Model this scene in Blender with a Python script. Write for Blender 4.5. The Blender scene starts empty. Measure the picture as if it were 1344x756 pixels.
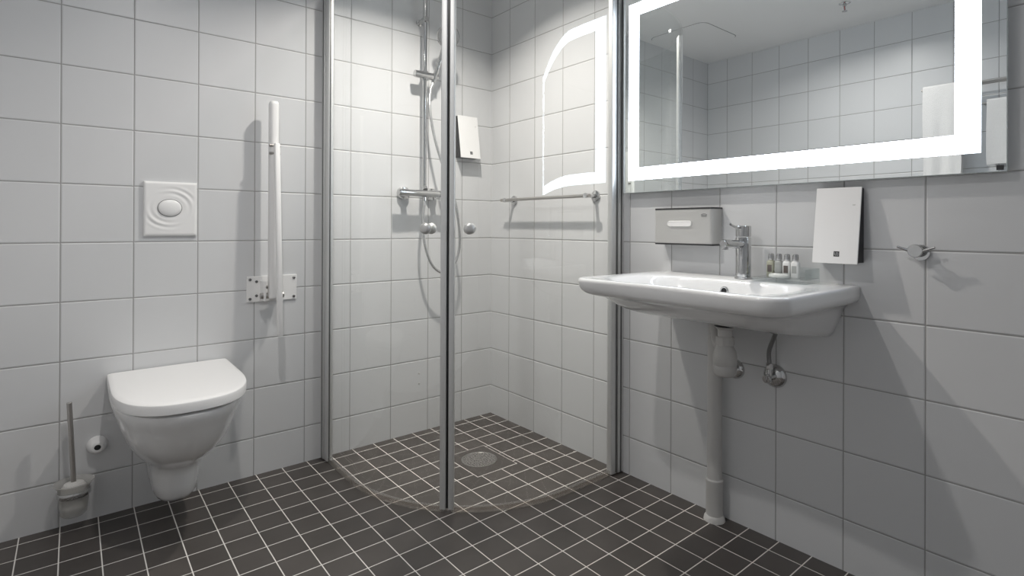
import bpy, math, random
from mathutils import Vector, Matrix
random.seed(4)
PI = math.pi
COL = bpy.context.scene.collection
V = Vector

# ------------------------------------------------------------------ materials
MATS = {}
def newmat(name):
    m = bpy.data.materials.new(name); m.use_nodes = True
    nt = m.node_tree; nt.nodes.clear()
    out = nt.nodes.new('ShaderNodeOutputMaterial')
    MATS[name] = m
    return m, nt, out
def N(nt, typ, **kw):
    n = nt.nodes.new(typ)
    for k, v in kw.items():
        if k.startswith('i_'):
            n.inputs[int(k[2:])].default_value = v
        else: setattr(n, k, v)
    return n
def math_(nt, op, a, b=None, c=None):
    n = nt.nodes.new('ShaderNodeMath'); n.operation = op
    for i, x in enumerate((a, b, c)):
        if x is None: continue
        if isinstance(x, (int, float)): n.inputs[i].default_value = x
        else: nt.links.new(x, n.inputs[i])
    return n.outputs[0]
def simple(name, col, rough=.4, metal=0., noise=0., nscale=60., bump=0., bscale=200., coat=0., spec=.5, trans=0., ior=1.45, sss=0.):
    m, nt, out = newmat(name)
    p = N(nt, 'ShaderNodeBsdfPrincipled')
    p.inputs['Base Color'].default_value = (*col, 1)
    p.inputs['Roughness'].default_value = rough
    p.inputs['Metallic'].default_value = metal
    p.inputs['Specular IOR Level'].default_value = spec
    p.inputs['Coat Weight'].default_value = coat
    p.inputs['Transmission Weight'].default_value = trans
    p.inputs['IOR'].default_value = ior
    tc = N(nt, 'ShaderNodeTexCoord')
    if noise > 0:
        nz = N(nt, 'ShaderNodeTexNoise'); nz.inputs['Scale'].default_value = nscale; nz.inputs['Detail'].default_value = 4
        nt.links.new(tc.outputs['Object'], nz.inputs['Vector'])
        mr = N(nt, 'ShaderNodeMapRange'); mr.inputs[3].default_value = 1 - noise; mr.inputs[4].default_value = 1 + noise
        nt.links.new(nz.outputs[0], mr.inputs[0])
        mx = N(nt, 'ShaderNodeVectorMath', operation='SCALE'); mx.inputs[0].default_value = col
        nt.links.new(mr.outputs[0], mx.inputs['Scale'])
        nt.links.new(mx.outputs[0], p.inputs['Base Color'])
    if bump > 0:
        nz = N(nt, 'ShaderNodeTexNoise'); nz.inputs['Scale'].default_value = bscale
        nt.links.new(tc.outputs['Object'], nz.inputs['Vector'])
        b = N(nt, 'ShaderNodeBump'); b.inputs['Strength'].default_value = bump; b.inputs['Distance'].default_value = .002
        nt.links.new(nz.outputs[0], b.inputs['Height']); nt.links.new(b.outputs[0], p.inputs['Normal'])
    nt.links.new(p.outputs[0], out.inputs[0])
    return m
def tile_mat(name, ua, uo, va, vo, pu, pv, gw, tcol, gcol, rough, var, bev=.003, bumpd=.0012, stain=0., spec=.5, grough=.8):
    m, nt, out = newmat(name)
    L = nt.links.new
    tc = N(nt, 'ShaderNodeTexCoord'); s = N(nt, 'ShaderNodeSeparateXYZ'); L(tc.outputs['Object'], s.inputs[0])
    ds, ids = [], []
    for ax, o, p in ((ua, uo, pu), (va, vo, pv)):
        t = math_(nt, 'DIVIDE', math_(nt, 'SUBTRACT', s.outputs[ax], o), p)
        f = math_(nt, 'FRACT', t); ids.append(math_(nt, 'FLOOR', t))
        ds.append(math_(nt, 'MULTIPLY', math_(nt, 'MINIMUM', f, math_(nt, 'SUBTRACT', 1., f)), p))
    d = math_(nt, 'MINIMUM', ds[0], ds[1])
    mr = N(nt, 'ShaderNodeMapRange', interpolation_type='SMOOTHSTEP'); L(d, mr.inputs[0])
    mr.inputs[1].default_value = gw / 2 - .0003; mr.inputs[2].default_value = gw / 2 + .0004
    mask = mr.outputs[0]
    cv = N(nt, 'ShaderNodeCombineXYZ'); L(ids[0], cv.inputs[0]); L(ids[1], cv.inputs[1])
    wn = N(nt, 'ShaderNodeTexWhiteNoise'); L(cv.outputs[0], wn.inputs['Vector'])
    r = N(nt, 'ShaderNodeMapRange'); L(wn.outputs['Value'], r.inputs[0]); r.inputs[3].default_value = 1 - var; r.inputs[4].default_value = 1 + var
    nz = N(nt, 'ShaderNodeTexNoise'); nz.inputs['Scale'].default_value = 6; nz.inputs['Detail'].default_value = 5; L(tc.outputs['Object'], nz.inputs['Vector'])
    r2 = N(nt, 'ShaderNodeMapRange'); L(nz.outputs[0], r2.inputs[0]); r2.inputs[1].default_value = .3; r2.inputs[2].default_value = .7; r2.inputs[3].default_value = 1 - stain; r2.inputs[4].default_value = 1 + stain
    sc = N(nt, 'ShaderNodeVectorMath', operation='SCALE'); sc.inputs[0].default_value = tcol
    L(math_(nt, 'MULTIPLY', r.outputs[0], r2.outputs[0]), sc.inputs['Scale'])
    mix = N(nt, 'ShaderNodeMix', data_type='RGBA'); L(mask, mix.inputs[0]); mix.inputs[6].default_value = (*gcol, 1); L(sc.outputs[0], mix.inputs[7])
    p = N(nt, 'ShaderNodeBsdfPrincipled'); L(mix.outputs[2], p.inputs['Base Color'])
    p.inputs['Specular IOR Level'].default_value = spec
    rr = N(nt, 'ShaderNodeMapRange'); L(mask, rr.inputs[0]); rr.inputs[3].default_value = grough; rr.inputs[4].default_value = rough
    L(rr.outputs[0], p.inputs['Roughness'])
    hb = N(nt, 'ShaderNodeMapRange', interpolation_type='SMOOTHSTEP'); L(d, hb.inputs[0]); hb.inputs[1].default_value = gw / 2 - .0005; hb.inputs[2].default_value = gw / 2 + bev
    nz2 = N(nt, 'ShaderNodeTexNoise'); nz2.inputs['Scale'].default_value = 14; nz2.inputs['Detail'].default_value = 1; L(tc.outputs['Object'], nz2.inputs['Vector'])
    h = math_(nt, 'ADD', hb.outputs[0], math_(nt, 'MULTIPLY', nz2.outputs[0], .25))
    b = N(nt, 'ShaderNodeBump'); b.inputs['Strength'].default_value = 1; b.inputs['Distance'].default_value = bumpd
    L(h, b.inputs['Height']); L(b.outputs[0], p.inputs['Normal'])
    L(p.outputs[0], out.inputs[0])
    return m
def thin_glass(name, tint=(.985, .995, .99), f0=.035, rough=0.):
    m, nt, out = newmat(name)
    lw = N(nt, 'ShaderNodeLayerWeight'); lw.inputs[0].default_value = .5
    pw = math_(nt, 'POWER', lw.outputs['Facing'], 5.)
    fr = math_(nt, 'MULTIPLY_ADD', pw, 1 - f0, f0)
    t = N(nt, 'ShaderNodeBsdfTransparent'); t.inputs[0].default_value = (*tint, 1)
    g = N(nt, 'ShaderNodeBsdfGlossy'); g.inputs['Roughness'].default_value = rough
    mx = N(nt, 'ShaderNodeMixShader'); nt.links.new(fr, mx.inputs[0]); nt.links.new(t.outputs[0], mx.inputs[1]); nt.links.new(g.outputs[0], mx.inputs[2])
    nt.links.new(mx.outputs[0], out.inputs[0])
    return m
def emit(name, col, s):
    m, nt, out = newmat(name)
    e = N(nt, 'ShaderNodeEmission'); e.inputs[0].default_value = (*col, 1); e.inputs[1].default_value = s
    nt.links.new(e.outputs[0], out.inputs[0]); return m

TILE = (.665, .67, .678); GROUT = (.34, .335, .33)
WR = .36
M_wallL = tile_mat('white_wall_tile_back', 0, -.1903, 2, .152, .2, .2, .0028, TILE, GROUT, WR, .012)
M_wallR = tile_mat('white_wall_tile_right', 1, -.1586, 2, .152, .2, .2, .0028, TILE, GROUT, WR, .012)
M_wallO = tile_mat('white_wall_tile_left', 1, -.166, 2, .152, .2, .2, .0028, TILE, GROUT, WR, .012)
M_wallF = tile_mat('white_wall_tile_front', 0, -.1903, 2, .152, .2, .2, .0028, TILE, GROUT, WR, .012)
M_floor = tile_mat('dark_floor_tile', 0, -.0705, 1, -.0503, .1010, .1013, .0030, (.080, .071, .065), (.80, .77, .73), .42, .10, bev=.002, bumpd=.0006, stain=.12, spec=.45)
M_ceil = simple('ceiling_paint', (.88, .88, .88), .9, bump=.15, bscale=300)
M_gap = simple('dark_gap', (.02, .02, .02), .8)
M_porc = simple('white_porcelain', (.84, .84, .84), .12, coat=.5, spec=.5)
M_plast = simple('white_plastic', (.84, .835, .83), .32)
M_coat = simple('white_powder_coat', (.84, .835, .83), .35)
M_chrome = simple('polished_chrome', (.60, .60, .60), .08, 1.)
M_satin = simple('satin_silver_knob', (.62, .62, .61), .38, .55)
M_steel = simple('brushed_steel', (.50, .48, .46), .28, 1., noise=.06, nscale=300)
M_alu = simple('satin_aluminium', (.72, .725, .72), .5, .75, noise=.04, nscale=150)
M_alud = simple('dark_aluminium', (.16, .16, .16), .4, .8)
M_black = simple('black_plastic', (.012, .012, .013), .35)
M_grey = simple('grey_drain_plastic', (.58, .57, .555), .45)
M_hose = simple('braided_steel_hose', (.30, .30, .30), .35, .9, bump=.8, bscale=900)
M_shhose = simple('silver_shower_hose', (.62, .62, .62), .25, .85, bump=.3, bscale=1200)
def frost_mat():
    m, nt, out = newmat('frosted_glass')
    t = N(nt, 'ShaderNodeBsdfTransparent'); t.inputs[0].default_value = (.96, .96, .95, 1)
    p = N(nt, 'ShaderNodeBsdfPrincipled'); p.inputs['Base Color'].default_value = (.66, .65, .63, 1); p.inputs['Roughness'].default_value = .35
    mx = N(nt, 'ShaderNodeMixShader'); mx.inputs[0].default_value = .38
    nt.links.new(t.outputs[0], mx.inputs[1]); nt.links.new(p.outputs[0], mx.inputs[2]); nt.links.new(mx.outputs[0], out.inputs[0]); return m
M_frost = frost_mat()
M_bristle = simple('white_bristles', (.7, .69, .67), .8, noise=.2, nscale=400, bump=1, bscale=600)
M_silver = simple('silver_plastic_front', (.56, .555, .54), .42, .25)
M_dstrip = simple('dark_grey_strip', (.05, .05, .052), .4)
M_paper = simple('tissue_paper', (.88, .87, .86), .9, bump=.3, bscale=120)
M_towel = simple('white_terry_towel', (.88, .87, .86), .95, noise=.05, nscale=250, bump=1, bscale=420)
M_cap = simple('silver_bottle_cap', (.55, .55, .55), .22, 1.)
M_amber = simple('pale_yellow_shower_gel', (.52, .52, .41), .15, trans=.25, coat=.5)
M_clearliq = simple('pale_grey_lotion', (.52, .53, .51), .15, trans=.3, coat=.5)
M_white_b = simple('white_lotion_bottle', (.76, .76, .75), .25)
M_label = simple('brown_label', (.13, .11, .10), .5)
M_labelg = simple('grey_label', (.36, .37, .36), .5)
M_soapwrap = simple('crinkled_soap_wrapper', (.62, .63, .61), .25, bump=.8, bscale=90)
M_seal = thin_glass('clear_seal_strip', (.97, .95, .92), .20, .35)
M_acryl = thin_glass('clear_acrylic', (.93, .95, .95), .06, .03)
M_glass = thin_glass('shower_glass', (.985, .993, .989), .043)
M_red = simple('sprinkler_bulb', (.5, .05, .04), .2)

def mirror_mat():
    m, nt, out = newmat('mirror_silver')
    g = N(nt, 'ShaderNodeBsdfGlossy'); g.inputs[0].default_value = (.92, .945, .94, 1); g.inputs['Roughness'].default_value = .0
    nt.links.new(g.outputs[0], out.inputs[0]); return m
M_mirror = mirror_mat()
RING = 10.5
M_ring = emit('led_frosted_band', (.80, .89, 1.0), RING)
M_lens = emit('downlight_lens', (1.0, .95, .88), 12)

def drain_mat():
    m, nt, out = newmat('perforated_steel_grate')
    L = nt.links.new
    tc = N(nt, 'ShaderNodeTexCoord'); vo = N(nt, 'ShaderNodeTexVoronoi'); vo.inputs['Scale'].default_value = 110; vo.inputs['Randomness'].default_value = .35
    L(tc.outputs['Object'], vo.inputs['Vector'])
    mr = N(nt, 'ShaderNodeMapRange'); L(vo.outputs['Distance'], mr.inputs[0]); mr.inputs[1].default_value = .28; mr.inputs[2].default_value = .38
    mix = N(nt, 'ShaderNodeMix', data_type='RGBA'); L(mr.outputs[0], mix.inputs[0]); mix.inputs[6].default_value = (.03, .028, .026, 1); mix.inputs[7].default_value = (.42, .40, .38, 1)
    p = N(nt, 'ShaderNodeBsdfPrincipled'); L(mix.outputs[2], p.inputs['Base Color']); p.inputs['Metallic'].default_value = .7; p.inputs['Roughness'].default_value = .35
    b = N(nt, 'ShaderNodeBump'); b.inputs['Distance'].default_value = .001; L(mr.outputs[0], b.inputs['Height']); L(b.outputs[0], p.inputs['Normal'])
    L(p.outputs[0], out.inputs[0]); return m
M_drain = drain_mat()

# ------------------------------------------------------------------ geometry
class MB:
    def __init__(s): s.v = []; s.f = []
    def add(s, vs, fs):
        o = len(s.v); s.v += [tuple(x) for x in vs]; s.f += [[i + o for i in f] for f in fs]; return s
    def box(s, x0, x1, y0, y1, z0, z1):
        x0, x1 = sorted((x0, x1)); y0, y1 = sorted((y0, y1)); z0, z1 = sorted((z0, z1))
        return s.add([(x0,y0,z0),(x1,y0,z0),(x1,y1,z0),(x0,y1,z0),(x0,y0,z1),(x1,y0,z1),(x1,y1,z1),(x0,y1,z1)],
                     [(0,3,2,1),(4,5,6,7),(0,1,5,4),(1,2,6,5),(2,3,7,6),(3,0,4,7)])
    def loft(s, rings, c0=True, c1=True):
        n = len(rings[0]); o = len(s.v)
        for r in rings: s.v += [tuple(p) for p in r]
        for k in range(len(rings) - 1):
            for i in range(n):
                j = (i + 1) % n
                s.f.append([o + k*n + i, o + k*n + j, o + (k+1)*n + j, o + (k+1)*n + i])
        if c0: s.f.append([o + i for i in range(n)][::-1])
        if c1: s.f.append([o + (len(rings)-1)*n + i for i in range(n)])
        return s
    def tube(s, pts, r, n=16, cap=True):
        pts = [V(p) for p in pts]; rs = r if isinstance(r, (list, tuple)) else [r] * len(pts)
        t0 = (pts[1] - pts[0]).normalized(); up = V((0,0,1)) if abs(t0.z) < .9 else V((1,0,0))
        a = t0.cross(up).normalized(); rings = []
        for i, p in enumerate(pts):
            if i == 0: t = t0
            elif i == len(pts) - 1: t = (pts[i] - pts[i-1]).normalized()
            else: t = ((pts[i+1] - p).normalized() + (p - pts[i-1]).normalized()).normalized()
            a = (a - t * a.dot(t)).normalized(); b = t.cross(a)
            rings.append([p + (a * math.cos(2*PI*k/n) + b * math.sin(2*PI*k/n)) * rs[i] for k in range(n)])
        return s.loft(rings, cap, cap)
    def lathe(s, c, axis, prof, n=32, cap=True, sx=1., sy=1.):
        """prof: (radius, distance along axis) pairs"""
        c = V(c); ax = V(axis).normalized(); up = V((0,0,1)) if abs(ax.z) < .9 else V((1,0,0))
        a = ax.cross(up).normalized(); b = ax.cross(a)
        return s.loft([[c + ax*h + (a*math.cos(2*PI*k/n)*sx + b*math.sin(2*PI*k/n)*sy)*r for k in range(n)] for r, h in prof], cap, cap)
    def prism(s, outline, z0, z1):
        return s.loft([[(x, y, z0) for x, y in outline], [(x, y, z1) for x, y in outline]])
def obj(name, mb, mat, parent=None, base=(0,0,0), smooth=True, bevel=0., seg=2, angle=35, recalc=True):
    me = bpy.data.meshes.new(name)
    b = V(base)
    me.from_pydata([tuple(V(v) - b) for v in mb.v], [], mb.f); me.validate()
    if recalc:
        import bmesh
        bm = bmesh.new(); bm.from_mesh(me); bmesh.ops.recalc_face_normals(bm, faces=bm.faces); bm.to_mesh(me); bm.free()
    me.materials.append(mat)
    o = bpy.data.objects.new(name, me); COL.objects.link(o)
    if parent is not None: o.parent = parent
    if smooth:
        for p in me.polygons: p.use_smooth = True
        me.set_sharp_from_angle(angle=math.radians(angle))
    if bevel > 0:
        m = o.modifiers.new('bevel', 'BEVEL'); m.width = bevel; m.segments = seg; m.limit_method = 'ANGLE'; m.angle_limit = math.radians(40)
        m.harden_normals = False
    return o
def struct(name, mb, mat, parent=None, **k):
    o = obj(name, mb, mat, parent, **k)
    if parent is None: o['kind'] = 'structure'
    return o
def tag(o, label, cat, group=None):
    o['label'] = label; o['category'] = cat
    if group: o['group'] = group
    return o
def thing(name, label, cat, loc=(0,0,0), rz=0., group=None):
    o = bpy.data.objects.new(name, None); COL.objects.link(o); o.location = loc; o.rotation_euler = (0,0,rz)
    o.empty_display_size = .05
    return tag(o, label, cat, group)
class T:
    """a thing whose parts are given in world coordinates"""
    def __init__(s, name, label, cat, loc=(0,0,0), group=None): s.e = thing(name, label, cat, loc, 0, group); s.b = loc
    def part(s, name, mb, mat, parent=None, label=None, **k):
        o = obj(name, mb, mat, parent or s.e, base=s.b, **k)
        if label: o['label'] = label
        return o
def smoothpath(pts, n=8):
    P = [V(p) for p in pts]; P = [P[0]*2 - P[1]] + P + [P[-1]*2 - P[-2]]; out = []
    for i in range(1, len(P) - 2):
        for k in range(n):
            t = k / n; a, b, c, d = P[i-1:i+3]
            out.append(.5*((2*b) + (c-a)*t + (2*a-5*b+4*c-d)*t*t + (3*b-a-3*c+d)*t**3))
    out.append(P[-2]); return out
def rrect(x0, x1, y0, y1, r, n=6):
    x0, x1 = sorted((x0, x1)); y0, y1 = sorted((y0, y1)); o = []
    rs = r if isinstance(r, (list, tuple)) else [r]*4
    for (cx, cy, a0), rr in zip([(x1, y1, 0), (x0, y1, 90), (x0, y0, 180), (x1, y0, 270)], rs):
        sx = -1 if cx == x1 else 1; sy = -1 if cy == y1 else 1
        for k in range(n + 1):
            a = math.radians(a0 + 90*k/n); o.append((cx + sx*rr + rr*math.cos(a), cy + sy*rr + rr*math.sin(a)))
    return o

# ------------------------------------------------------------------ room shell
W, D, H = 2.195, 3.05, 2.318
struct('floor', MB().box(-W-.1, .1, -D-.1, .1, -.1, 0), M_floor, smooth=False)
struct('ceiling', MB().box(-W-.1, .1, -D-.1, .1, H, H+.1), M_ceil, smooth=False)
struct('wall_back', MB().box(-W-.1, .1, 0, .1, 0, H), M_wallL, smooth=False)
struct('wall_right', MB().box(0, .1, -D, 0, 0, H), M_wallR, smooth=False)
struct('wall_left', MB().box(-W-.1, -W, -D, 0, 0, H), M_wallO, smooth=False)
struct('wall_front', MB().box(-W-.1, .1, -D-.1, -D, 0, H), M_wallF, smooth=False)
# ------------------------------------------------------------------ lamps
def downlight(x, y, power, r, label, col, spread):
    t = T('ceiling_downlight', label, 'ceiling light', (x, y, H), group='recessed ceiling downlights')
    t.part('trim_ring', MB().lathe((x, y, H), (0,0,-1), [(.045, 0), (.045, .003), (.041, .005), (.034, .005), (.032, .001), (.032, 0)], 40, False), M_coat)
    t.part('lens', MB().lathe((x, y, H), (0,0,-1), [(.033, .0), (.033, .0015)], 40), M_lens)
    l = bpy.data.lights.new('downlight_lamp', 'AREA'); l.shape = 'DISK'; l.size = r*2; l.energy = power; l.color = col; l.spread = math.radians(spread)
    lo = bpy.data.objects.new('lamp', l); COL.objects.link(lo); lo.location = (0, 0, -.008); lo.parent = t.e
    return t
downlight(-1.50, -1.20, 7, .03, 'round recessed downlight in the ceiling out in front of the toilet', (1., .97, .94), 152)
downlight(-.62, -.64, 13, .03, 'round recessed downlight in the ceiling above the shower', (1., .94, .87), 132)

# ceiling sprinkler
t = T('ceiling_sprinkler', 'small chrome sprinkler head on the white ceiling, seen in the mirror', 'sprinkler', (-1.745, -1.155, H))
c = V((-1.745, -1.155, H))
t.part('escutcheon', MB().lathe(c, (0,0,-1), [(.03, 0), (.03, .002), (.014, .008), (.011, .008)], 24), M_chrome)
t.part('frame', MB().lathe(c, (0,0,-1), [(.010, .006), (.010, .018), (.006, .020)], 16).tube([c+V((.010,0,-.016)), c+V((.012,0,-.030)), c+V((.003,0,-.045))], .002, 8).tube([c+V((-.010,0,-.016)), c+V((-.012,0,-.030)), c+V((-.003,0,-.045))], .002, 8), M_chrome)
t.part('deflector', MB().lathe(c, (0,0,-1), [(.004, .044), (.014, .046), (.014, .048), (.003, .048)], 16), M_chrome)
t.part('glass_bulb', MB().lathe(c, (0,0,-1), [(.001, .020), (.0025, .024), (.0025, .040), (.001, .044)], 10), M_red)

# ceiling access hatch
hx0, hx1, hy0, hy1 = -1.80, -1.366, -.478, -.045
t = T('ceiling_access_hatch', 'square white access hatch set flush in the ceiling, seen in the mirror', 'access hatch', ((hx0+hx1)/2, (hy0+hy1)/2, H))
t.part('shadow_gap', MB().prism(rrect(hx0, hx1, hy0, hy1, .06, 10), H-.0006, H), M_gap, smooth=False)
t.part('panel', MB().prism(rrect(hx0+.003, hx1-.003, hy0+.003, hy1-.003, .057, 10), H-.0024, H-.0006), M_ceil, smooth=False)

# ------------------------------------------------------------------ wall-hung toilet
TX = -1.4775
def dring(z, hw, yf, yb=-.003, straight=.5, n=48, p=2.4, cx=TX):
    """D outline: flat at the wall, straight sides, rounded front"""
    ys = yb + (yf - yb) * straight; out = []
    out += [(cx - hw, yb + (ys-yb)*k/5, z) for k in range(6)]
    for k in range(1, n):
        a = PI * k / n; cxx = -math.cos(a); s = math.sin(a)
        out.append((cx + hw*math.copysign(abs(cxx)**(2/p), cxx), ys + (yf - ys)*s**(2/p), z))
    out += [(cx + hw, ys + (yb-ys)*k/5, z) for k in range(6)]
    m = 8
    out += [(cx + hw - 2*hw*k/m, yb, z) for k in range(1, m)]
    return out
t = T('wall_hung_toilet', 'white wall-hung toilet with closed lid, mounted on the tiled wall', 'toilet', (TX, 0, .07))
secs = [(.068, .030, -.165), (.070, .045, -.195), (.078, .058, -.215), (.095, .066, -.232), (.13, .071, -.243), (.17, .074, -.252), (.200, .078, -.262), (.222, .093, -.300),
        (.248, .115, -.354), (.280, .134, -.402), (.315, .150, -.440), (.350, .161, -.467), (.380, .1690, -.486), (.395, .1730, -.495), (.408, .1780, -.505), (.422, .1820, -.514), (.440, .1860, -.5225), (.4485, .1860, -.5225), (.450, .184, -.519)]
t.part('bowl', MB().loft([dring(z, hw, yf, straight=.35 if z > .2 else .45, p=2.25 if z > .2 else 2.6) for z, hw, yf in secs]), M_porc, angle=60)
t.part('seat', MB().loft([dring(z, hw, yf, -.03, .42, p=2.5) for z, hw, yf in [(.4500, .150, -.470), (.4505, .155, -.476), (.4565, .155, -.476), (.4580, .150, -.470)]]), M_plast, angle=60)
t.part('lid', MB().loft([dring(z, hw, yf, -.006, .42, p=2.6) for z, hw, yf in [(.4578, .180, -.512), (.4581, .186, -.522), (.4600, .1875, -.525), (.484, .1880, -.526), (.4885, .1865, -.524), (.4915, .182, -.518), (.4930, .172, -.505), (.4935, .150, -.480)]]), M_plast, angle=32)
for s in (-1, 1):
    t.part('side_fixing_cap', MB().lathe((TX+s*.118, -.16, .275), (s, -.12, -.45), [(.012, -.01), (.012, .004), (.009, .006)], 20), M_plast)

# flush plate
fx0, fx1, fz0, fz1 = -1.562, -1.395, .974, 1.173
t = T('flush_plate', 'square white flush plate with rippled relief above the toilet', 'flush plate', ((fx0+fx1)/2, 0, fz0))
mb = MB(); n = 56; cx, cz = -1.482, 1.077
def fy(x, z):
    u = (x-fx0)/(fx1-fx0); w = (z-fz0)/(fz1-fz0); e = min(u, 1-u, w, 1-w)
    r = math.hypot(x-cx, (z-cz)*1.15); a = math.atan2(z-cz, x-cx)
    fall = max(0, math.cos(a - math.radians(48)))**2 + max(0, math.cos(a - math.radians(228)))**2
    win = max(0, 1 - abs(r - .072)/.034)
    return -.013 - .0022*math.sin(r*2*PI/.022)*fall*win*min(1, e*8) + .004*max(0, 1 - e*22)**2
vs = [(fx0+(fx1-fx0)*i/n, fy(fx0+(fx1-fx0)*i/n, fz0+(fz1-fz0)*j/n), fz0+(fz1-fz0)*j/n) for j in range(n+1) for i in range(n+1)]
fs = [(j*(n+1)+i, j*(n+1)+i+1, (j+1)*(n+1)+i+1, (j+1)*(n+1)+i) for j in range(n) for i in range(n)]
edge = [i for i in range(n+1)] + [j*(n+1)+n for j in range(1, n+1)] + [n*(n+1)+i for i in range(n-1, -1, -1)] + [j*(n+1) for j in range(n-1, 0, -1)]
b0 = len(vs)
vs += [(vs[i][0], -.0005, vs[i][2]) for i in edge]
for k in range(len(edge)):
    k2 = (k+1) % len(edge); fs.append((edge[k], b0+k, b0+k2, edge[k2]))
fs.append([b0+k for k in range(len(edge))])
t.part('plate', mb.add(vs, fs), M_plast, angle=50)
t.part('button_gap', MB().lathe((cx, -.0125, cz), (0,-1,0), [(1, 0), (1, .0018)], 48, sx=.0385, sy=.0325), M_dstrip, smooth=False)
t.part('push_button', MB().lathe((cx, -.012, cz), (0,-1,0), [(1, 0), (1, .003), (.97, .0045), (.8, .0075), (.5, .0098), (.2, .011)], 48, sx=.037, sy=.031), M_plast, angle=60)

# pipe stub beside the toilet
t = T('wall_pipe_stub', 'small white pipe stub with a black opening low on the wall left of the toilet', 'pipe stub', (-1.69, 0, .25))
t.part('collar', MB().lathe((-1.69, 0, .252), (0,-1,0), [(.030, 0), (.030, .004), (.027, .012), (.024, .024), (.020, .033), (.016, .036), (.0095, .036), (.0095, .028)], 32), M_plast, angle=60)
t.part('opening', MB().lathe((-1.69, 0, .252), (0,-1,0), [(.0095, .028), (.0095, .0335)], 24), M_black)

# ------------------------------------------------------------------ toilet brush
bx, by = -1.752, -.066
t = T('toilet_brush', 'toilet brush standing in a frosted glass cup on a chrome ring, left of the toilet', 'toilet brush', (bx, by, .055))
t.part('glass_cup', MB().lathe((bx, by, 0), (0,0,1), [(.030, .058), (.035, .064), (.0375, .09), (.040, .125), (.043, .148), (.050, .160), (.054, .164), (.053, .167), (.048, .163), (.040, .150), (.037, .125), (.034, .09), (.030, .068)], 40), M_frost, angle=60)
ring = MB().lathe((bx, by, 0), (0,0,1), [(.0408, .122), (.0445, .122), (.0455, .1235), (.0455, .1385), (.0445, .140), (.0415, .140)], 40, False)
ring.tube([(bx, by+.043, .131), (bx, -.004, .131)], .006, 12).lathe((bx, 0, .131), (0,-1,0), [(.02, 0), (.02, .005), (.018, .006)], 24)
t.part('holder_ring', ring, M_chrome, label='chrome holder ring fixed to the wall')
t.part('brush_head', MB().lathe((bx, by, 0), (0,0,1), [(.02, .075), (.034, .085), (.035, .120), (.033, .150), (.026, .161), (.008, .166)], 24), M_bristle)
t.part('handle', MB().tube([(bx, by, .150), (bx-.013, by+.008, .427)], .0073, 20), M_steel, label='brushed steel handle', bevel=.001)

# ------------------------------------------------------------------ drop-down support rail
gx = -1.137
t = T('grab_rail', 'white drop-down support rail folded up against the wall between toilet and shower', 'grab rail', (-1.123, 0, .70))
pl = t.part('wall_plate', MB().box(-1.220, -1.026, -.007, -.0005, .704, .808), M_coat, bevel=.0015)
for x, z in [(-1.208, .795), (-1.208, .717), (-1.038, .795), (-1.038, .717), (-1.184, .786), (-1.184, .729)]:
    t.part('bolt', MB().lathe((x, -.007, z), (0,-1,0), [(.0055, 0), (.0055, .003), (.003, .005)], 12), M_alud, parent=pl, label='dark bolt head')
t.part('hinge_bracket', MB().box(-1.172, -1.164, -.075, -.006, .712, .79), M_coat, bevel=.002)
t.part('hinge_bracket', MB().box(-1.110, -1.102, -.075, -.006, .712, .79), M_coat, bevel=.002)
t.part('hinge_pin', MB().tube([(-1.182, -.058, .732), (-1.094, -.058, .732)], .012, 20), M_steel, label='steel hinge pin')
t.part('hinge_spring', MB().tube([(-1.162, -.045, .765), (-1.112, -.045, .765)], .007, 16), M_steel)
ya, yb = -.090, -.046
armr = [[(gx + px*s, (ya+yb)/2 + py*s, z) for px, py in rrect(-.0175, .0175, -.022, .022, .015, 5)] for z, s in [(.722, .8), (.728, 1), (1.498, 1), (1.507, .94), (1.512, .75)]]
t.part('arm', MB().loft(armr), M_coat, angle=50)
lx = -1.134
t.part('support_leg', MB().loft([[(lx + (1.34-z)*.010 + px*s, -.103 - (1.34-z)*.038 + py*s, z) for px, py in rrect(-.0105, .0105, -.011, .011, .007, 4)] for z, s in [(.578, .85), (.581, 1), (1.337, 1), (1.341, .8)]]), M_coat, angle=50)
for z in (1.333, 1.302):
    t.part('pivot_bolt', MB().tube([(gx-.0205, -.085, z), (gx+.0205, -.085, z)], .006, 12), M_steel, label='steel pivot bolt')

# ------------------------------------------------------------------ shower enclosure
CX, CY, R = -.305, -.310, .600
def door_path(side, off=0.):
    """centre line of the glass from the wall to the middle post; side 0 = back wall, 1 = right wall"""
    P = []; r = R + off
    if side == 0:
        P += [(CX - r, -.062), (CX - r, -.15), (CX - r, -.23), (CX - r, CY)]
        P += [(CX - r*math.cos(a), CY - r*math.sin(a)) for a in [math.radians(43.6*k/20) for k in range(1, 21)]]
    else:
        P += [(-.062, CY - r), (-.15, CY - r), (-.23, CY - r), (CX, CY - r)]
        P += [(CX - r*math.sin(a), CY - r*math.cos(a)) for a in [math.radians(43.6*k/20) for k in range(1, 21)]]
    return P
def polar(adeg, r): a = math.radians(adeg); return (CX - r*math.cos(a), CY - r*math.sin(a))
def obox(mb, adeg, r, w, d, z0, z1):
    """box on the arc: adeg from -x towards -y, width along the arc, depth radial"""
    a = math.radians(adeg); rad = V((-math.cos(a), -math.sin(a), 0)); tan = V((math.sin(a), -math.cos(a), 0)); c = V((CX, CY, 0)) + rad*r
    ring = [c + tan*u + rad*v for u, v in rrect(-w/2, w/2, -d/2, d/2, .003, 3)]
    return mb.loft([[p + V((0,0,z0)) for p in ring], [p + V((0,0,z1)) for p in ring]])
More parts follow.
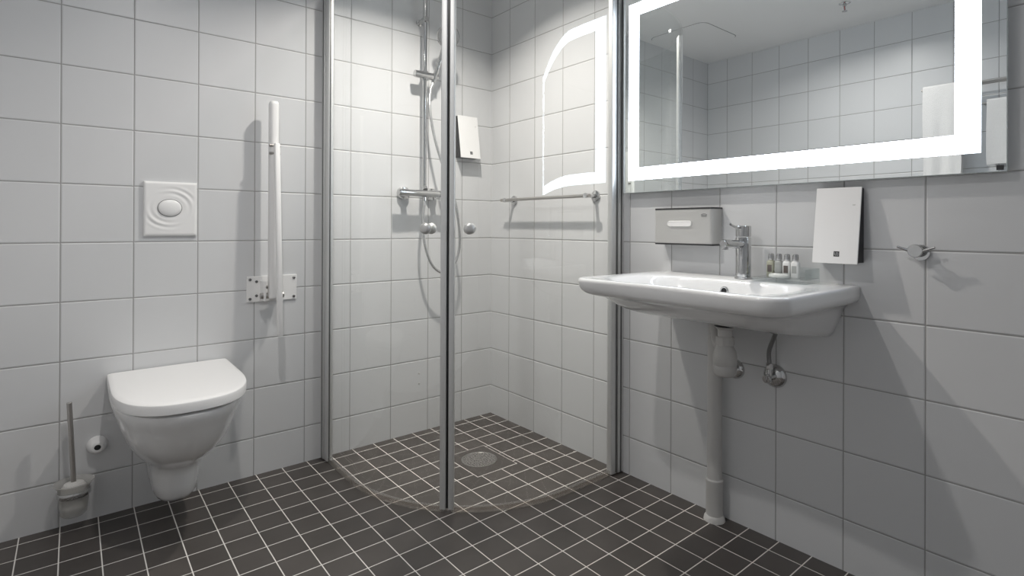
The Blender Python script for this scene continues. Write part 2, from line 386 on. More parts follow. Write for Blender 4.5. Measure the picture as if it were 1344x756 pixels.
for side in (0, 1):
    lab = ['curved clear glass shower door hinged on the back wall beside the grab rail', 'curved clear glass shower door hinged on the wall beside the washbasin'][side]
    base = (-.905, -.05, 0) if side == 0 else (-.05, -.91, 0)
    t = T('shower_door', lab, 'shower door', base, group='curved glass shower doors')
    po, pi_ = door_path(side, .003), door_path(side, -.003)
    t.part('glass_panel', MB().prism(po + pi_[::-1], .022, 2.0), M_glass, angle=30)
    so, si = door_path(side, .009), door_path(side, -.004)
    t.part('bottom_seal', MB().prism(so + si[::-1], .001, .0205), M_seal, angle=30)
    ang = 45 - 1.38 if side == 0 else 45 + 1.36
    w = .0225 if side == 0 else .019
    obm = obox(MB(), ang, R + .001, w, .022, .012, 2.005)
    pr_ = t.part('closing_profile', obm, M_alu, bevel=0)
    a2 = 45 - .2 if side == 0 else 45 + .12
    t.part('magnetic_seal', obox(MB(), 45 - .13 if side == 0 else 45 + .13, R, .0022, .014, .014, 2.0), M_black, parent=pr_, label='black magnetic seal')
    if side == 0:
        hp = MB().prism(rrect(-.919, -.893, -.072, -.036, .006), .006, 2.005)
        gr = MB().box(-.912, -.908, -.074, -.070, .010, 2.0)
    else:
        hp = MB().prism(rrect(-.072, -.036, -.924, -.897, .006), .006, 2.005)
        gr = MB().box(-.046, -.040, -.926, -.922, .010, 2.0)
    h_ = t.part('hinge_profile', hp, M_alu)
    t.part('groove', gr, M_alud, parent=h_, label='dark groove')
    ak = 45 - 7.1 if side == 0 else 45 + 7.3
    for s in (1, -1):
        a = math.radians(ak); rad = V((-math.cos(a), -math.sin(a), 0))
        c = V((CX, CY, 1.005)) + rad*(R + s*.003)
        t.part('knob', MB().lathe(c, rad*s, [(.008, 0), (.008, .010), (.016, .012), (.0195, .018), (.0205, .026), (.018, .033), (.012, .037), (.004, .038)], 28), M_satin, angle=60, label='outer round satin door knob' if s > 0 else 'inner round satin door knob')
    # wall profile
    t2 = T('wall_profile', ['tall satin aluminium wall profile fixed to the back wall beside the grab rail', 'tall satin aluminium wall profile fixed to the right wall beside the washbasin'][side], 'wall profile', base, group='shower wall profiles')
    if side == 0:
        mbp = MB().box(-.922, -.890, -.034, -.0008, .004, 2.008); g2 = MB().box(-.9228, -.919, -.022, -.014, .006, 2.006)
    else:
        mbp = MB().box(-.034, -.0008, -.926, -.892, .004, 2.008); g2 = MB().box(-.020, -.012, -.9268, -.922, .006, 2.006)
    p2 = t2.part('channel', mbp, M_alu, bevel=.002)
    t2.part('groove', g2, M_alud, parent=p2, label='dark groove')

# floor drain
t = T('floor_drain', 'round perforated steel floor drain in the middle of the shower floor', 'floor drain', (-.395, -.455, 0))
dx0, dx1, dy0, dy1 = -.492, -.293, -.585, -.344
t.part('grout_frame', MB().box(dx0-.003, dx1+.003, dy0-.003, dy1+.003, .0001, .0006), simple('pale_grout', (.80, .77, .73), .8), smooth=False)
t.part('cut_tile', MB().box(dx0, dx1, dy0, dy1, .0001, .0012), simple('dark_cut_tile', (.080, .071, .065), .42, noise=.1, nscale=8), smooth=False)
t.part('rim', MB().lathe((-.395, -.455, 0), (0,0,1), [(.070, .001), (.0775, .001), (.0775, .0028), (.075, .0036), (.0715, .003), (.070, .0012)], 56, False), M_steel)
t.part('grate', MB().lathe((-.395, -.455, 0), (0,0,1), [(.071, .0012), (.071, .0022), (.04, .0026), (.001, .0026)], 56), M_drain)

# shower riser rail, slider, hand shower, mixer, hose
rx, ry = -.446, -.058
t = T('shower_rail', 'vertical chrome shower riser rail on the back wall inside the shower', 'shower rail', (rx, 0, 1.18))
t.part('rail', MB().tube([(rx, ry, 1.19), (rx, ry, 2.13)], .0105, 20), M_chrome)
for z in (2.015,):
    t.part('wall_bracket', MB().lathe((rx, 0, z), (0,-1,0), [(.017, 0), (.017, .006), (.010, .010), (.010, .045), (.0145, .046), (.0145, .072), (.012, .075)], 24), M_chrome)
t.part('slider', MB().tube([(-.503, ry-.004, 1.745), (-.500, ry-.004, 1.745), (-.380, ry-.004, 1.745), (-.377, ry-.004, 1.745)], [.015, .0175, .0175, .015], 24).tube([(rx, ry, 1.722), (rx, ry, 1.765)], .016, 24), M_chrome)
t.part('rail_end_cap', MB().tube([(rx, ry, 2.128), (rx, ry, 2.14)], .013, 20), M_chrome)
# hand shower
hd = V((.024, -.078, .175)).normalized(); h0 = V((-.398, -.072, 1.745)); h1 = h0 + hd*.165
t = T('hand_shower', 'chrome hand shower with round head, held in the slider of the riser rail', 'hand shower', tuple(h0))
t.part('handle', MB().tube([h0 - hd*.03, h0, h0 + hd*.08, h1], [.010, .0125, .0125, .0135], 20), M_chrome)
nrm = V((-.42, -.75, -.35)).normalized(); hc = h1 + hd*.035
t.part('spray_head', MB().lathe(hc - nrm*.012, nrm, [(.02, -.006), (.045, .002), (.054, .010), (.055, .018), (.053, .021)], 40), M_chrome)
t.part('spray_face', MB().lathe(hc - nrm*.012, nrm, [(.050, .020), (.050, .0225), (.02, .0235), (.002, .0235)], 40), simple('grey_spray_face', (.17, .175, .18), .5, noise=.35, nscale=260), label='grey spray face')
# mixer
mx0, mx1, my, mz = -.597, -.318, -.072, 1.172
t = T('shower_mixer', 'horizontal chrome thermostatic shower mixer bar on the back wall', 'shower mixer', (-.457, 0, mz))
t.part('body', MB().tube([(-.545, my, mz), (-.370, my, mz)], .0165, 28), M_chrome)
for s, xa, xb in ((0, -.590, -.543), (1, -.325, -.372)):
    t.part('handle', MB().tube([(xa, my, mz), (xa + (.003 if s == 0 else -.003), my, mz), (xb, my, mz)], [.0155, .0178, .0178], 28), M_chrome)
for x in (-.532, -.382):
    t.part('wall_rosette', MB().lathe((x, 0, mz), (0,-1,0), [(.031, 0), (.031, .018), (.028, .023), (.015, .024), (.014, .058)], 36), M_chrome)
t.part('riser_outlet', MB().tube([(rx, my+.004, mz+.018), (rx, ry, mz+.032)], .013, 20), M_chrome)
t.part('hose_outlet', MB().tube([(-.452, my, mz-.018), (-.452, my, mz-.036)], .011, 20), M_chrome)
hp = smoothpath([h0 - hd*.03, (-.420, -.066, 1.67), (-.428, -.078, 1.58), (-.408, -.086, 1.45), (-.372, -.10, 1.32), (-.335, -.115, 1.22), (-.295, -.118, 1.08), (-.272, -.105, .93), (-.292, -.095, .835),
                 (-.355, -.09, .787), (-.418, -.085, .828), (-.455, -.08, .93), (-.462, -.075, 1.04), (-.452, my, mz-.034)], 8)
tag(obj('shower_hose', MB().tube(hp, .0068, 14), M_shhose), 'flexible silver shower hose looping down from the hand shower to the mixer', 'shower hose')

# towel rail in the shower
t = T('towel_rail', 'short horizontal chrome rail on the right wall inside the shower', 'towel rail', (0, -.48, 1.15))
t.part('bar', MB().tube([(-.062, -.168, 1.149), (-.062, -.790, 1.147)], .0075, 20), M_steel)
for y in (-.203, -.770):
    t.part('wall_bracket', MB().lathe((0, y, 1.148), (-1,0,0), [(.024, 0), (.024, .007), (.021, .009), (.009, .010), (.009, .060), (.011, .061), (.011, .070)], 28), M_chrome)
# two small screw plugs low on the back wall inside the shower
for z, lb in ((.287, 'upper of two tiny grey screw plugs low on the shower back wall'), (.238, 'lower of two tiny grey screw plugs low on the shower back wall')):
    tag(obj('screw_plug', MB().lathe((-.438, 0, z), (0,-1,0), [(.0055, 0), (.0055, .001), (.004, .002)], 14), M_grey), lb, 'screw plug', 'screw plugs in the shower wall')

# ------------------------------------------------------------------ soap dispensers
def dispenser(loc, rz, label):
    """local: back on y=0, front towards -y, origin at the bottom middle"""
    e = thing('soap_dispenser', label, 'soap dispenser', loc, rz, 'flat white soap dispensers with black sides')
    w, h, dt, db = .122, .222, .022, .056
    def slab(x0, x1, ya0, ya1, yb0, yb1, z0, z1):   # a at the bottom, b at the top
        return MB().add([(x0,ya0,z0),(x1,ya0,z0),(x1,ya1,z0),(x0,ya1,z0),(x0,yb0,z1),(x1,yb0,z1),(x1,yb1,z1),(x0,yb1,z1)],
                        [(0,3,2,1),(4,5,6,7),(0,1,5,4),(1,2,6,5),(2,3,7,6),(3,0,4,7)])
    obj('back_housing', slab(-w/2+.002, w/2-.002, -db+.004, -.0005, -dt+.004, -.0005, .003, h-.003), M_black, e, bevel=.001)['label'] = 'black housing sides'
    fr = obj('front_cover', slab(-w/2, w/2, -db, -db+.0045, -dt, -dt+.0045, 0, h), M_plast, e, bevel=.0012)
    def yy(z): return -db + (db-dt)*z/h
    m = MB(); x, z, s = .005, .028, .0075
    m.add([(x-s, yy(z-s)-.0006, z-s), (x+s, yy(z-s)-.0006, z-s), (x+s, yy(z+s)-.0006, z+s), (x-s, yy(z+s)-.0006, z+s),
           (x-s, yy(z-s)+.001, z-s), (x+s, yy(z-s)+.001, z-s), (x+s, yy(z+s)+.001, z+s), (x-s, yy(z+s)+.001, z+s)],
          [(0,1,2,3),(7,6,5,4),(0,4,5,1),(1,5,6,2),(2,6,7,3),(3,7,4,0)])
    obj('logo_square', m, M_dstrip, e, smooth=False)['label'] = 'small black square emblem with a pale looped sign'
    q = [(-.0045,.0045),(-.0045,-.002),(-.0015,-.0045),(.001,-.001),(-.001,.0025),(.0015,.0045),(.0045,.002),(.0045,-.0045),(.001,-.0045)]
    obj('logo_sign', MB().tube([V((x+a, yy(z+b)-.0008, z+b)) for a, b in q], .0006, 6), simple('pale_print', (.6,.6,.6), .5) if 'pale_print' not in MATS else MATS['pale_print'], e)
    obj('level_slot', MB().tube([(.040, yy(.17)-.0002, .170), (.047, yy(.17)-.0002, .170)], .0012, 8), M_silver, e)
    return e
dispenser((0, -1.752, .909), -PI/2, 'flat white soap dispenser with black sides on the wall right of the washbasin tap')
dispenser((-.172, 0, 1.367), 0, 'flat white soap dispenser with black sides on the back wall inside the shower')

# ------------------------------------------------------------------ washbasin
BY = -1.4575
def bring(xf, y0, y1, z, r, dip=0., xb=-.0008, n=10, m=14, rb=.004):
    """outline in plan: wall side flat at x=xb, front at x=xf, from y1 (left, near shower) to y0 (right)"""
    out = []
    # front edge from left (y1) to right (y0)
    P = []
    def arc(cx, cy, a0, a1, r, k):
        return [(cx + r*math.cos(math.radians(a0+(a1-a0)*i/k)), cy + r*math.sin(math.radians(a0+(a1-a0)*i/k))) for i in range(k+1)]
    P += arc(xb - rb, y1 - rb, 0, 90, rb, 3)
    P += [(xb + (xf + r - xb)*i/8, y1) for i in range(1, 8)]
    P += arc(xf + r, y1 - r, 90, 180, r, n)
    P += [(xf, y1 - r + (y0 + r - (y1 - r))*i/m) for i in range(1, m)]
    P += arc(xf + r, y0 + r, 180, 270, r, n)
    P += [(xf + r + (xb - xf - r)*i/8, y0) for i in range(1, 8)]
    P += arc(xb - rb, y0 + rb, 270, 360, rb, 3)
    P += [(xb, y0 + rb + (y1 - y0 - 2*rb)*i/24) for i in range(1, 24)]
    yc = (y0+y1)/2; hw = (y1-y0)/2
    for x, y in P:
        k = max(0, min(1, (xb - x)/(xb - xf))); u = (y-yc)/hw
        out.append((x + dip*(k**2)*max(0, 1 - (u/.75)**2)**1.5 if abs(u) < .75 else x, y, z))
    return out
t = T('washbasin', 'wide white wall-hung porcelain washbasin below the lit mirror', 'washbasin', (0, BY, .69))
yl, yr = -1.113, -1.803
ZR = .845
def bowlring(xf, xb, y0, y1, z, p=2.6, n=None):
    """superellipse ring resampled to the same count and start as bring()"""
    ref = bring(-.49, yr, yl, 0, .07)
    cx, cy = (xf+xb)/2, (y0+y1)/2; hx, hy = abs(xb-xf)/2, abs(y1-y0)/2
    out = []
    rcx, rcy = -.2454, BY
    for x, y, _ in ref:
        a = math.atan2((y-rcy)/.345, (x-rcx)/.2446)
        c, s = math.cos(a), math.sin(a)
        out.append((cx + hx*math.copysign(abs(c)**(2/p), c), cy + hy*math.copysign(abs(s)**(2/p), s), z))
    return out
rings = []
# underside up to rim
def under(xf, y0, y1, zf, zb, r, xb=-.0008):
    rg = bring(xf, y0, y1, 0, r, xb=xb)
    return [(x, y, zb + (zf - zb)*min(1, max(0, (xb - x)/.30))) for x, y, _ in rg]
rings += [under(-.20, -1.68, -1.24, .722, .684, .05), under(-.27, -1.708, -1.208, .724, .682, .07), under(-.32, -1.722, -1.194, .731, .686, .08),
          under(-.365, -1.733, -1.182, .745, .702, .09), under(-.395, -1.745, -1.170, .760, .73, .09), under(-.412, -1.755, -1.160, .772, .758, .09),
          under(-.425, -1.761, -1.154, .781, .775, .085), bring(-.440, -1.772, -1.143, .788, .080), bring(-.462, -1.785, -1.131, .7925, .075, .006), bring(-.477, -1.796, -1.122, .798, .070, .010),
          bring(-.485, yr+.002, yl-.003, .806, .066, .014), bring(-.490, yr, yl, .818, .062, .016), bring(-.4945, yr, yl, .834, .060, .018), bring(-.4945, yr, yl, .839, .060, .018), bring(-.4925, yr+.002, yl-.002, .8435, .058, .018),
          bring(-.488, yr+.006, yl-.006, .8455, .055, .018), bring(-.481, yr+.013, yl-.013, .846, .050, .018), bring(-.470, yr+.026, yl-.026, .8455, .044, .018, xb=-.004)]
inner = [(-.462, -.120, -1.745, -1.170, .8435, 3.6), (-.455, -.127, -1.735, -1.180, .838, 3.4), (-.445, -.133, -1.715, -1.200, .822, 3.2), (-.430, -.138, -1.690, -1.225, .800, 3.0), (-.41, -.145, -1.66, -1.255, .775, 2.8),
         (-.375, -.155, -1.615, -1.30, .752, 2.6), (-.32, -.17, -1.56, -1.355, .738, 2.3), (-.27, -.20, -1.50, -1.415, .731, 2.0), (-.245, -.215, -1.475, -1.44, .729, 2.0)]
rings += [bowlring(a, b, c_, d, z, p) for a, b, c_, d, z, p in inner]
t.part('basin_body', MB().loft(rings), M_porc, angle=70)
oc = V((-.1385, BY+.002, .808))
t.part('overflow_ring', MB().lathe(oc, (-1,0,.12), [(.014, -.004), (.014, .0015), (.012, .003), (.0095, .002), (.0095, -.003)], 28, False), M_chrome, label='chrome overflow ring')
t.part('overflow_hole', MB().lathe(oc, (-1,0,.12), [(.0098, -.004), (.0098, .0005)], 24), M_black, label='black overflow opening')
t.part('drain_plug', MB().lathe((-.232, BY, .729), (0,0,1), [(.032, 0), (.032, .003), (.02, .006), (.002, .006)], 32), M_chrome, label='chrome drain plug')

# tap
fxx, fyy, fz = -.058, -1.477, .8455
t = T('basin_tap', 'chrome single-lever tap standing on the washbasin rim', 'tap', (fxx, fyy, fz))
t.part('base_ring', MB().lathe((fxx, fyy, fz), (0,0,1), [(.028, 0), (.028, .004), (.025, .006)], 36), M_chrome)
t.part('body', MB().lathe((fxx, fyy, fz), (0,0,1), [(.0240, .005), (.0240, .134), (.0230, .1355)], 36), M_chrome)
t.part('handle', MB().lathe((fxx, fyy, fz), (0,0,1), [(.0230, .137), (.0240, .138), (.0240, .171), (.0220, .173)], 36), M_chrome)
t.part('lever', MB().tube([(fxx-.018, fyy, fz+.163), (fxx-.045, fyy, fz+.167), (fxx-.082, fyy, fz+.177)], [.0045, .0042, .0036], 14), M_chrome)
sp = MB().tube([(fxx-.010, fyy, fz+.112), (fxx-.08, fyy, fz+.115), (fxx-.120, fyy, fz+.117), (fxx-.128, fyy, fz+.117)], [.0145, .0135, .013, .0105], 24)
spo = t.part('spout', sp, M_chrome)
t.part('aerator', MB().tube([(fxx-.113, fyy, fz+.108), (fxx-.113, fyy, fz+.097)], .0095, 20), M_chrome, parent=spo)

# bottle trap + standpipe
tx, ty = -.165, -1.474
t = T('bottle_trap', 'grey plastic bottle trap hanging under the washbasin', 'bottle trap', (tx, ty, .55))
t.part('seal_washer', MB().lathe((tx, ty, 0), (0,0,1), [(.031, .699), (.033, .701), (.033, .7045), (.028, .706)], 32), M_black, label='black rubber washer')
t.part('tailpiece', MB().lathe((tx, ty, 0), (0,0,1), [(.0225, .655), (.0225, .690), (.029, .696), (.029, .700)], 32), M_grey)
t.part('coupling_nut', MB().lathe((tx, ty, 0), (0,0,1), [(.024, .640), (.0285, .642), (.0285, .664), (.026, .668), (.020, .668)], 10), M_grey, smooth=False)
t.part('trap_bottle', MB().lathe((tx, ty, 0), (0,0,1), [(.010, .541), (.027, .543), (.034, .551), (.0365, .566), (.0365, .5765), (.0350, .578), (.0365, .5795), (.0365, .606), (.033, .622), (.027, .634), (.0235, .645)], 36), M_grey, angle=50)
px_, py_ = -.042, -1.366
t.part('outlet_arm', MB().tube(smoothpath([(tx, ty+.008, .628), (tx+.02, ty+.040, .640), (-.100, -1.405, .668), (-.058, -1.378, .680), (px_, py_, .664), (px_, py_, .630)], 6), [.0165]*12 + [.0195]*6 + [.022]*13, 20), M_grey)
t = T('drain_pipe', 'grey vertical plastic drain pipe running down the wall from the trap to the floor', 'drain pipe', (px_, py_, 0))
t.part('pipe', MB().tube([(px_, py_, .002), (px_, py_, .640)], .0245, 28), M_grey)
t.part('lower_socket', MB().lathe((px_, py_, 0), (0,0,1), [(.028, .002), (.028, .128), (.0295, .132), (.0295, .142), (.026, .145)], 32), M_grey)
t.part('floor_collar', MB().lathe((px_, py_, 0), (0,0,1), [(.036, .001), (.034, .012), (.029, .020), (.0278, .021)], 24), simple('white_sealant', (.6, .59, .57), .6, bump=.6, bscale=60), label='white sealant at the floor')
def rose(mb, c, r): return mb.lathe(c, (-1,0,0), [(r, 0), (r, .003), (r*.93, .009), (r*.75, .015), (r*.4, .019), (r*.34, .0195)], 36)
t = T('wall_rose', 'round chrome cover plate on the wall behind the bottle trap', 'pipe cover', (0, -1.418, .527))
t.part('plate', rose(MB(), (0, -1.418, .527), .034), M_chrome, angle=60)
t.part('plug', MB().tube([(-.018, -1.418, .527), (-.034, -1.418, .527)], .010, 16), M_chrome)
# supply valve
sy, sz = -1.556, .532
t = T('supply_valve', 'chrome water supply valve with round cover plate and dark braided hose under the washbasin', 'supply valve', (0, sy, sz))
t.part('cover_plate', rose(MB(), (0, sy, sz), .038), M_chrome, angle=60)
t.part('valve_body', MB().tube([(-.015, sy, sz), (-.052, sy, sz)], .010, 20).tube([(-.040, sy, sz-.012), (-.040, sy, sz+.034)], .009, 16), M_chrome)
t.part('valve_handle', MB().tube([(-.050, sy, sz), (-.062, sy, sz)], .013, 12).box(-.065, -.058, sy-.0035, sy+.0035, sz-.012, sz+.012), M_chrome, bevel=.001)
t.part('union_nut', MB().lathe((-.040, sy, sz+.028), (0,0,1), [(.010, 0), (.0115, .002), (.0115, .018), (.008, .020)], 6), M_chrome, smooth=False)
t.part('braided_hose', MB().tube(smoothpath([(-.040, sy, sz+.044), (-.042, sy, sz+.085), (-.060, sy-.022, sz+.130), (-.088, sy-.050, sz+.172)], 6), .0068, 14), M_hose, label='dark braided steel hose')

# ------------------------------------------------------------------ toiletries on the basin
ty0, ty1, txf, txb, tz = -1.702, -1.540, -.122, -.026, .8465
t = T('amenity_tray', 'small clear acrylic tray holding miniature bottles on the washbasin corner', 'tray', ((txf+txb)/2, (ty0+ty1)/2, tz))
t.part('tray_floor', MB().box(txf, txb, ty0, ty1, tz, tz+.0135), M_acryl, smooth=False)
t.part('tray_wall', MB().box(txf, txb, ty0, ty0+.003, tz+.0135, tz+.044), M_acryl, smooth=False)
t.part('tray_wall', MB().box(txb-.003, txb, ty0+.003, ty1, tz+.0135, tz+.044), M_acryl, smooth=False)
bz = tz + .0137
specs = [(-1.573, M_amber, M_label, 'leftmost of the four, pale yellow with a brown label'), (-1.598, M_clearliq, M_labelg, 'second from the tap, clear with a grey label'),
         (-1.623, M_white_b, M_label, 'third from the tap, white with a dark brown label'), (-1.648, M_white_b, M_labelg, 'farthest from the tap, white with a grey label')]
for y, mb_, ml, lb in specs:
    x = -.066
    t = T('toiletry_bottle', 'miniature silver-capped bottle on the tray, ' + lb, 'bottle', (x, y, bz), group='miniature toiletry bottles on the tray')
    sec = [(0, .0105, .0090), (.0015, .0119, .0100), (.036, .0119, .0100), (.044, .0117, .0098), (.048, .0100, .0088), (.050, .0065, .0065), (.053, .0060, .0060)]
    t.part('bottle_body', MB().loft([[(x+a, y+b, bz+h) for a, b in rrect(-dy_, dy_, -wx, wx, min(wx, dy_)*.55, 5)] for h, wx, dy_ in sec]), mb_, angle=50)
    t.part('cap', MB().lathe((x, y, bz+.052), (0,0,1), [(.0086, 0), (.0088, .001), (.0084, .015), (.0070, .019), (.003, .020)], 24), M_cap, label='silver cap')
    t.part('paper_label', MB().box(x-.0106, x-.0098, y-.0068, y+.0068, bz+.014, bz+.036), ml, smooth=False)
soap = MB()
pts = []
for j in range(7):
    rr = [.55, .9, 1., 1., .95, .75, .35][j]; z = bz + [.0, .001, .003, .006, .009, .0115, .013][j]
    pts.append([(-.099 + .013*rr*math.cos(a)*(1+.08*random.uniform(-1,1)), -1.612 + .030*rr*math.sin(a)*(1+.06*random.uniform(-1,1)), z + random.uniform(-.0007,.0007)*(j > 0)) for a in [2*PI*k/28 for k in range(28)]])
tag(obj('wrapped_soap', soap.loft(pts), M_soapwrap), 'small wrapped soap lying in front of the miniature bottles', 'soap')

# ------------------------------------------------------------------ tissue dispenser
dxf = -.066; dy_l, dy_r, dz0, dz1 = -1.127, -1.368, .949, 1.083
t = T('tissue_dispenser', 'silver wall tissue box with dark edges left of the tap', 'tissue dispenser', (0, (dy_l+dy_r)/2, dz0))
def u_outline(o=0.): return rrect(dxf-o, -.001, dy_r-o, dy_l+o, [.001, .012, .012, .001], 5)
t.part('case', MB().prism(u_outline(), dz0+.005, dz1-.005), M_silver, angle=50)
t.part('top_edge', MB().prism(u_outline(.001), dz1-.006, dz1), M_dstrip, label='dark top strip')
t.part('bottom_edge', MB().prism(u_outline(.001), dz0, dz0+.006), M_dstrip, label='dark bottom strip')
slot = [(dxf-.0006, y, z) for y, z in rrect(-1.291, -1.185, 1.014, 1.038, .010, 5)]
t.part('slot', MB().loft([slot, [(dxf+.002, y, z) for _, y, z in slot]]), M_silver, smooth=False)
tis = [[(dxf - .0008 - .004*math.sin(PI*k/4), y, 1.026 + (z-1.026)*(1-.12*k)) for y, z in rrect(-1.288, -1.188, 1.0155, 1.0365, .009, 5)] for k in range(4)]
t.part('tissue', MB().loft(tis), M_paper, label='white tissue showing in the slot')
# small embossed logo: a framed arch over a bar
ly, lz = -1.337, 1.056
lg = MB().box(dxf-.0008, dxf, ly-.011, ly+.011, lz-.006, lz-.0045)
lg.tube([V((dxf-.0005, ly + .011*math.cos(a), lz - .001 + .005*math.sin(a))) for a in [PI*k/10 for k in range(11)]], .0009, 6)
for k in range(5): lg.box(dxf-.0008, dxf, ly-.008+.004*k-.0012, ly-.008+.004*k+.0012, lz-.0032, lz-.0005)
t.part('logo', lg, simple('grey_print', (.20, .20, .20), .5), smooth=False, label='small grey arched logo')

# ------------------------------------------------------------------ robe hook
hy, hz = -1.945, .950
t = T('robe_hook', 'chrome double robe hook on the wall right of the soap dispenser', 'robe hook', (0, hy, hz))
t.part('round_plate', MB().lathe((0, hy-.004, hz-.003), (-1,0,0), [(.0215, 0), (.0215, .008), (.0205, .010)], 36), M_chrome)
t.part('front_disc', MB().lathe((0, hy+.002, hz+.002), (-1,0,0), [(.012, .009), (.012, .028), (.0175, .029), (.0175, .035), (.016, .037)], 36), M_chrome)
for s in (-1, 1):
    t.part('prong', MB().tube([(-.032, hy + s*.012, hz+.001), (-.034, hy + s*.026, hz+.006), (-.036, hy + s*.042, hz+.0125)], [.0042, .0038, .0032], 12), M_chrome)

# ------------------------------------------------------------------ lit mirror
MF = -.030; my0, my1, mzb, mzt = -2.127, -.947, 1.150, 1.953
t = T('lit_mirror', 'large wall mirror with a glowing white rectangular light band inside its edge', 'mirror', (0, (my0+my1)/2, mzb))
t.part('back_box', MB().box(MF+.007, -.0005, my0+.004, my1-.004, mzb+.004, mzt-.004), M_alu, smooth=False)
t.part('glass_edge', MB().box(MF+.0006, MF+.006, my0, my1, mzb, mzt), simple('polished_mirror_edge', (.62, .68, .67), .15, .6), smooth=False, label='polished glass edge')
t.part('mirror_face', MB().box(MF, MF+.0004, my0+.0015, my1-.0015, mzb+.0015, mzt-.0015), M_mirror, smooth=False)
lb = MB(); i0, i1 = .050, .052
oy0, oy1, oz0, oz1 = -2.078, -.974, 1.200, 1.906
iy0, iy1, iz0, iz1 = -2.026, -1.024, 1.249, 1.857
for (a, b, c_, d) in [(oy0, oy1, oz0, iz0), (oy0, oy1, iz1, oz1), (oy0, iy0, iz0, iz1), (iy1, oy1, iz0, iz1)]:
    lb.add([(MF-.0006, a, c_), (MF-.0006, b, c_), (MF-.0006, b, d), (MF-.0006, a, d)], [(0,3,2,1)])
t.part('light_band', lb, M_ring, smooth=False, recalc=False, label='glowing white frosted band')
t.part('touch_sensor', MB().box(MF-.0004, MF, -2.121, -2.107, 1.154, 1.166), M_dstrip, smooth=False, label='small dark square sensor mark')

# ------------------------------------------------------------------ towel rack on the left wall (seen in the mirror)
XW = -W
t = T('towel_rack', 'chrome towel rack of three parallel bars on the wall opposite the mirror', 'towel rack', (XW, -1.75, 1.81))
for k, dx_ in enumerate((.055, .085, .115)):
    t.part('bar', MB().tube([(XW+dx_, -1.443, 1.808), (XW+dx_, -2.05, 1.808)], .0055, 14), M_steel)
t.part('lower_bar', MB().tube([(XW+.050, -1.70, 1.700), (XW+.050, -2.05, 1.700)], .0055, 14).tube([(XW+.050, -2.04, 1.700), (XW+.002, -2.04, 1.700)], .0055, 14).tube([(XW+.050, -1.71, 1.700), (XW+.002, -1.71, 1.700)], .0055, 14), M_steel)
for y in (-1.452, -2.04):
    t.part('bracket', MB().box(XW+.002, XW+.122, y-.005, y+.005, 1.798, 1.803).lathe((XW, y, 1.80), (1,0,0), [(.02, 0), (.02, .006), (.018, .007)], 24), M_steel)
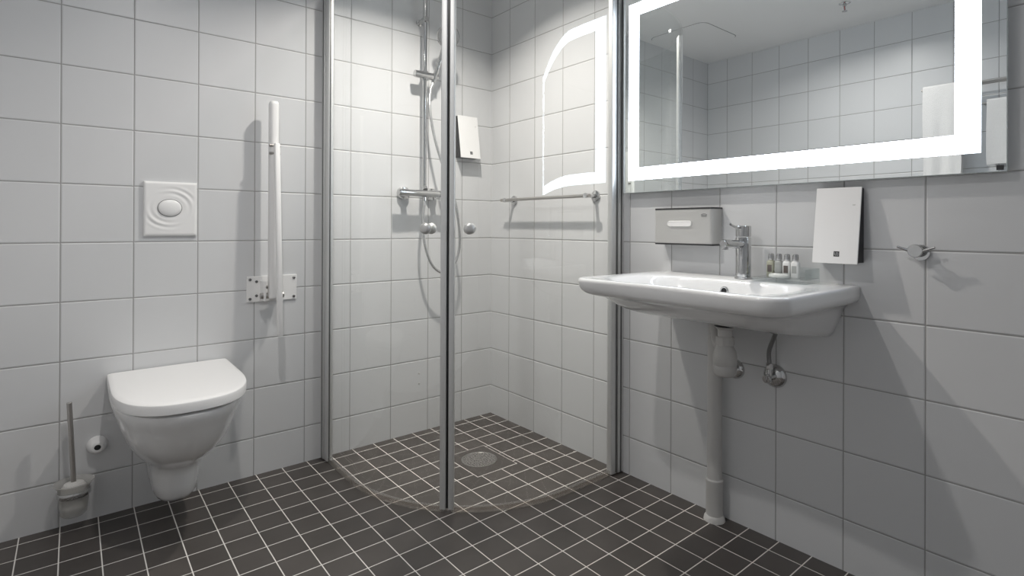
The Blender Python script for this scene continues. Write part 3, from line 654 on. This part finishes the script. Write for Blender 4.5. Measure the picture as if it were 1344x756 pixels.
def towel(label, xc, y0, y1, ztop, zf, zb, r, folds, seed):
    """a sheet with thickness hanging over a bar: back flap behind, front flap before"""
    rnd = random.Random(seed); ph = [rnd.uniform(0, 6) for _ in range(4)]
    nu, prof = 26, []
    for k in range(9): prof.append((xc - r, zb + (ztop - r - zb)*k/9))
    for k in range(9): a = PI - PI*k/8; prof.append((xc + r*math.cos(a), ztop - r + r*math.sin(a)))
    for k in range(1, 15): prof.append((xc + r, ztop - r - (ztop - r - zf)*k/14))
    th = .007
    def grid(off):
        g = []
        for q, (x, z) in enumerate(prof):
            if q < 9: nx, nz = -1, 0
            elif q < 18: a = PI - PI*(q-9)/8; nx, nz = math.cos(a), math.sin(a)
            else: nx, nz = 1, 0
            hang = max(0, (ztop - z))/.5
            for i in range(nu+1):
                u = i/nu
                w = folds*hang*(math.sin(u*7+ph[0]) + .5*math.sin(u*15+ph[1]+z*3))
                if q < 9: w = w*.3
                g.append((x + nx*off + w*(1 if nx >= 0 else -.3), y0 + (y1-y0)*u + .006*hang*math.sin(z*9+ph[2]), z + nz*off + (.004*math.sin(u*9+ph[3]) if q in (0, len(prof)-1) else 0)))
        return g
    A, B = grid(th/2), grid(-th/2); vs = A + B; m = len(A); fs = []; n1 = nu+1; R_ = len(prof)
    for q in range(R_-1):
        for i in range(nu):
            fs.append((q*n1+i, q*n1+i+1, (q+1)*n1+i+1, (q+1)*n1+i)); fs.append((m+q*n1+i, m+(q+1)*n1+i, m+(q+1)*n1+i+1, m+q*n1+i+1))
    for q in range(R_-1):
        for i in (0, nu): fs.append((q*n1+i, (q+1)*n1+i, m+(q+1)*n1+i, m+q*n1+i))
    for i in range(nu):
        for q in (0, R_-1): fs.append((q*n1+i, q*n1+i+1, m+q*n1+i+1, m+q*n1+i))
    return tag(obj('hanging_towel', MB().add(vs, fs), M_towel, angle=60), label, 'towel', 'white towels on the rack')
towel('white towel hanging over the left end of the rack, its top at bar height', XW+.115, -1.625, -1.452, 1.824, 1.06, 1.20, .011, .006, 1)
towel('white towel hanging lower on the rack, farther right in the mirror margin', XW+.050, -1.99, -1.725, 1.716, 1.36, 1.40, .011, .006, 2)

# ------------------------------------------------------------------ camera, world, view
sc = bpy.context.scene
cam = bpy.data.cameras.new('camera'); co = bpy.data.objects.new('camera', cam); COL.objects.link(co)
f, pcx, pcy, yaw, pit, rol = 711.8574, 685.4158, 297.2262, .6916, .0014, .0039
fw = V((math.sin(yaw)*math.cos(pit), math.cos(yaw)*math.cos(pit), math.sin(pit)))
r = V((math.cos(yaw), -math.sin(yaw), 0)); u = r.cross(fw)
r2 = r*math.cos(rol) + u*math.sin(rol); u2 = -r*math.sin(rol) + u*math.cos(rol)
M4 = Matrix(((r2.x, u2.x, -fw.x, -1.7573), (r2.y, u2.y, -fw.y, -2.3875), (r2.z, u2.z, -fw.z, 1.0109), (0,0,0,1)))
co.matrix_world = M4
cam.sensor_width = 36; cam.lens = f/1344*36; cam.shift_x = (672-pcx)/1344; cam.shift_y = (pcy-378)/1344
cam.clip_start = .02
sc.camera = co
w = bpy.data.worlds.new('world'); sc.world = w; w.use_nodes = True
w.node_tree.nodes['Background'].inputs[0].default_value = (.5, .55, .6, 1); w.node_tree.nodes['Background'].inputs[1].default_value = .1
vs = sc.view_settings; vs.view_transform = 'Standard'; vs.look = 'None'; vs.gamma = 1; vs.use_curve_mapping = False; vs.exposure = 0.22
cy = sc.cycles
cy.max_bounces = 14; cy.diffuse_bounces = 8; cy.glossy_bounces = 8; cy.transmission_bounces = 8; cy.transparent_max_bounces = 24
cy.sample_clamp_indirect = 8; cy.use_denoising = True; cy.blur_glossy = .3
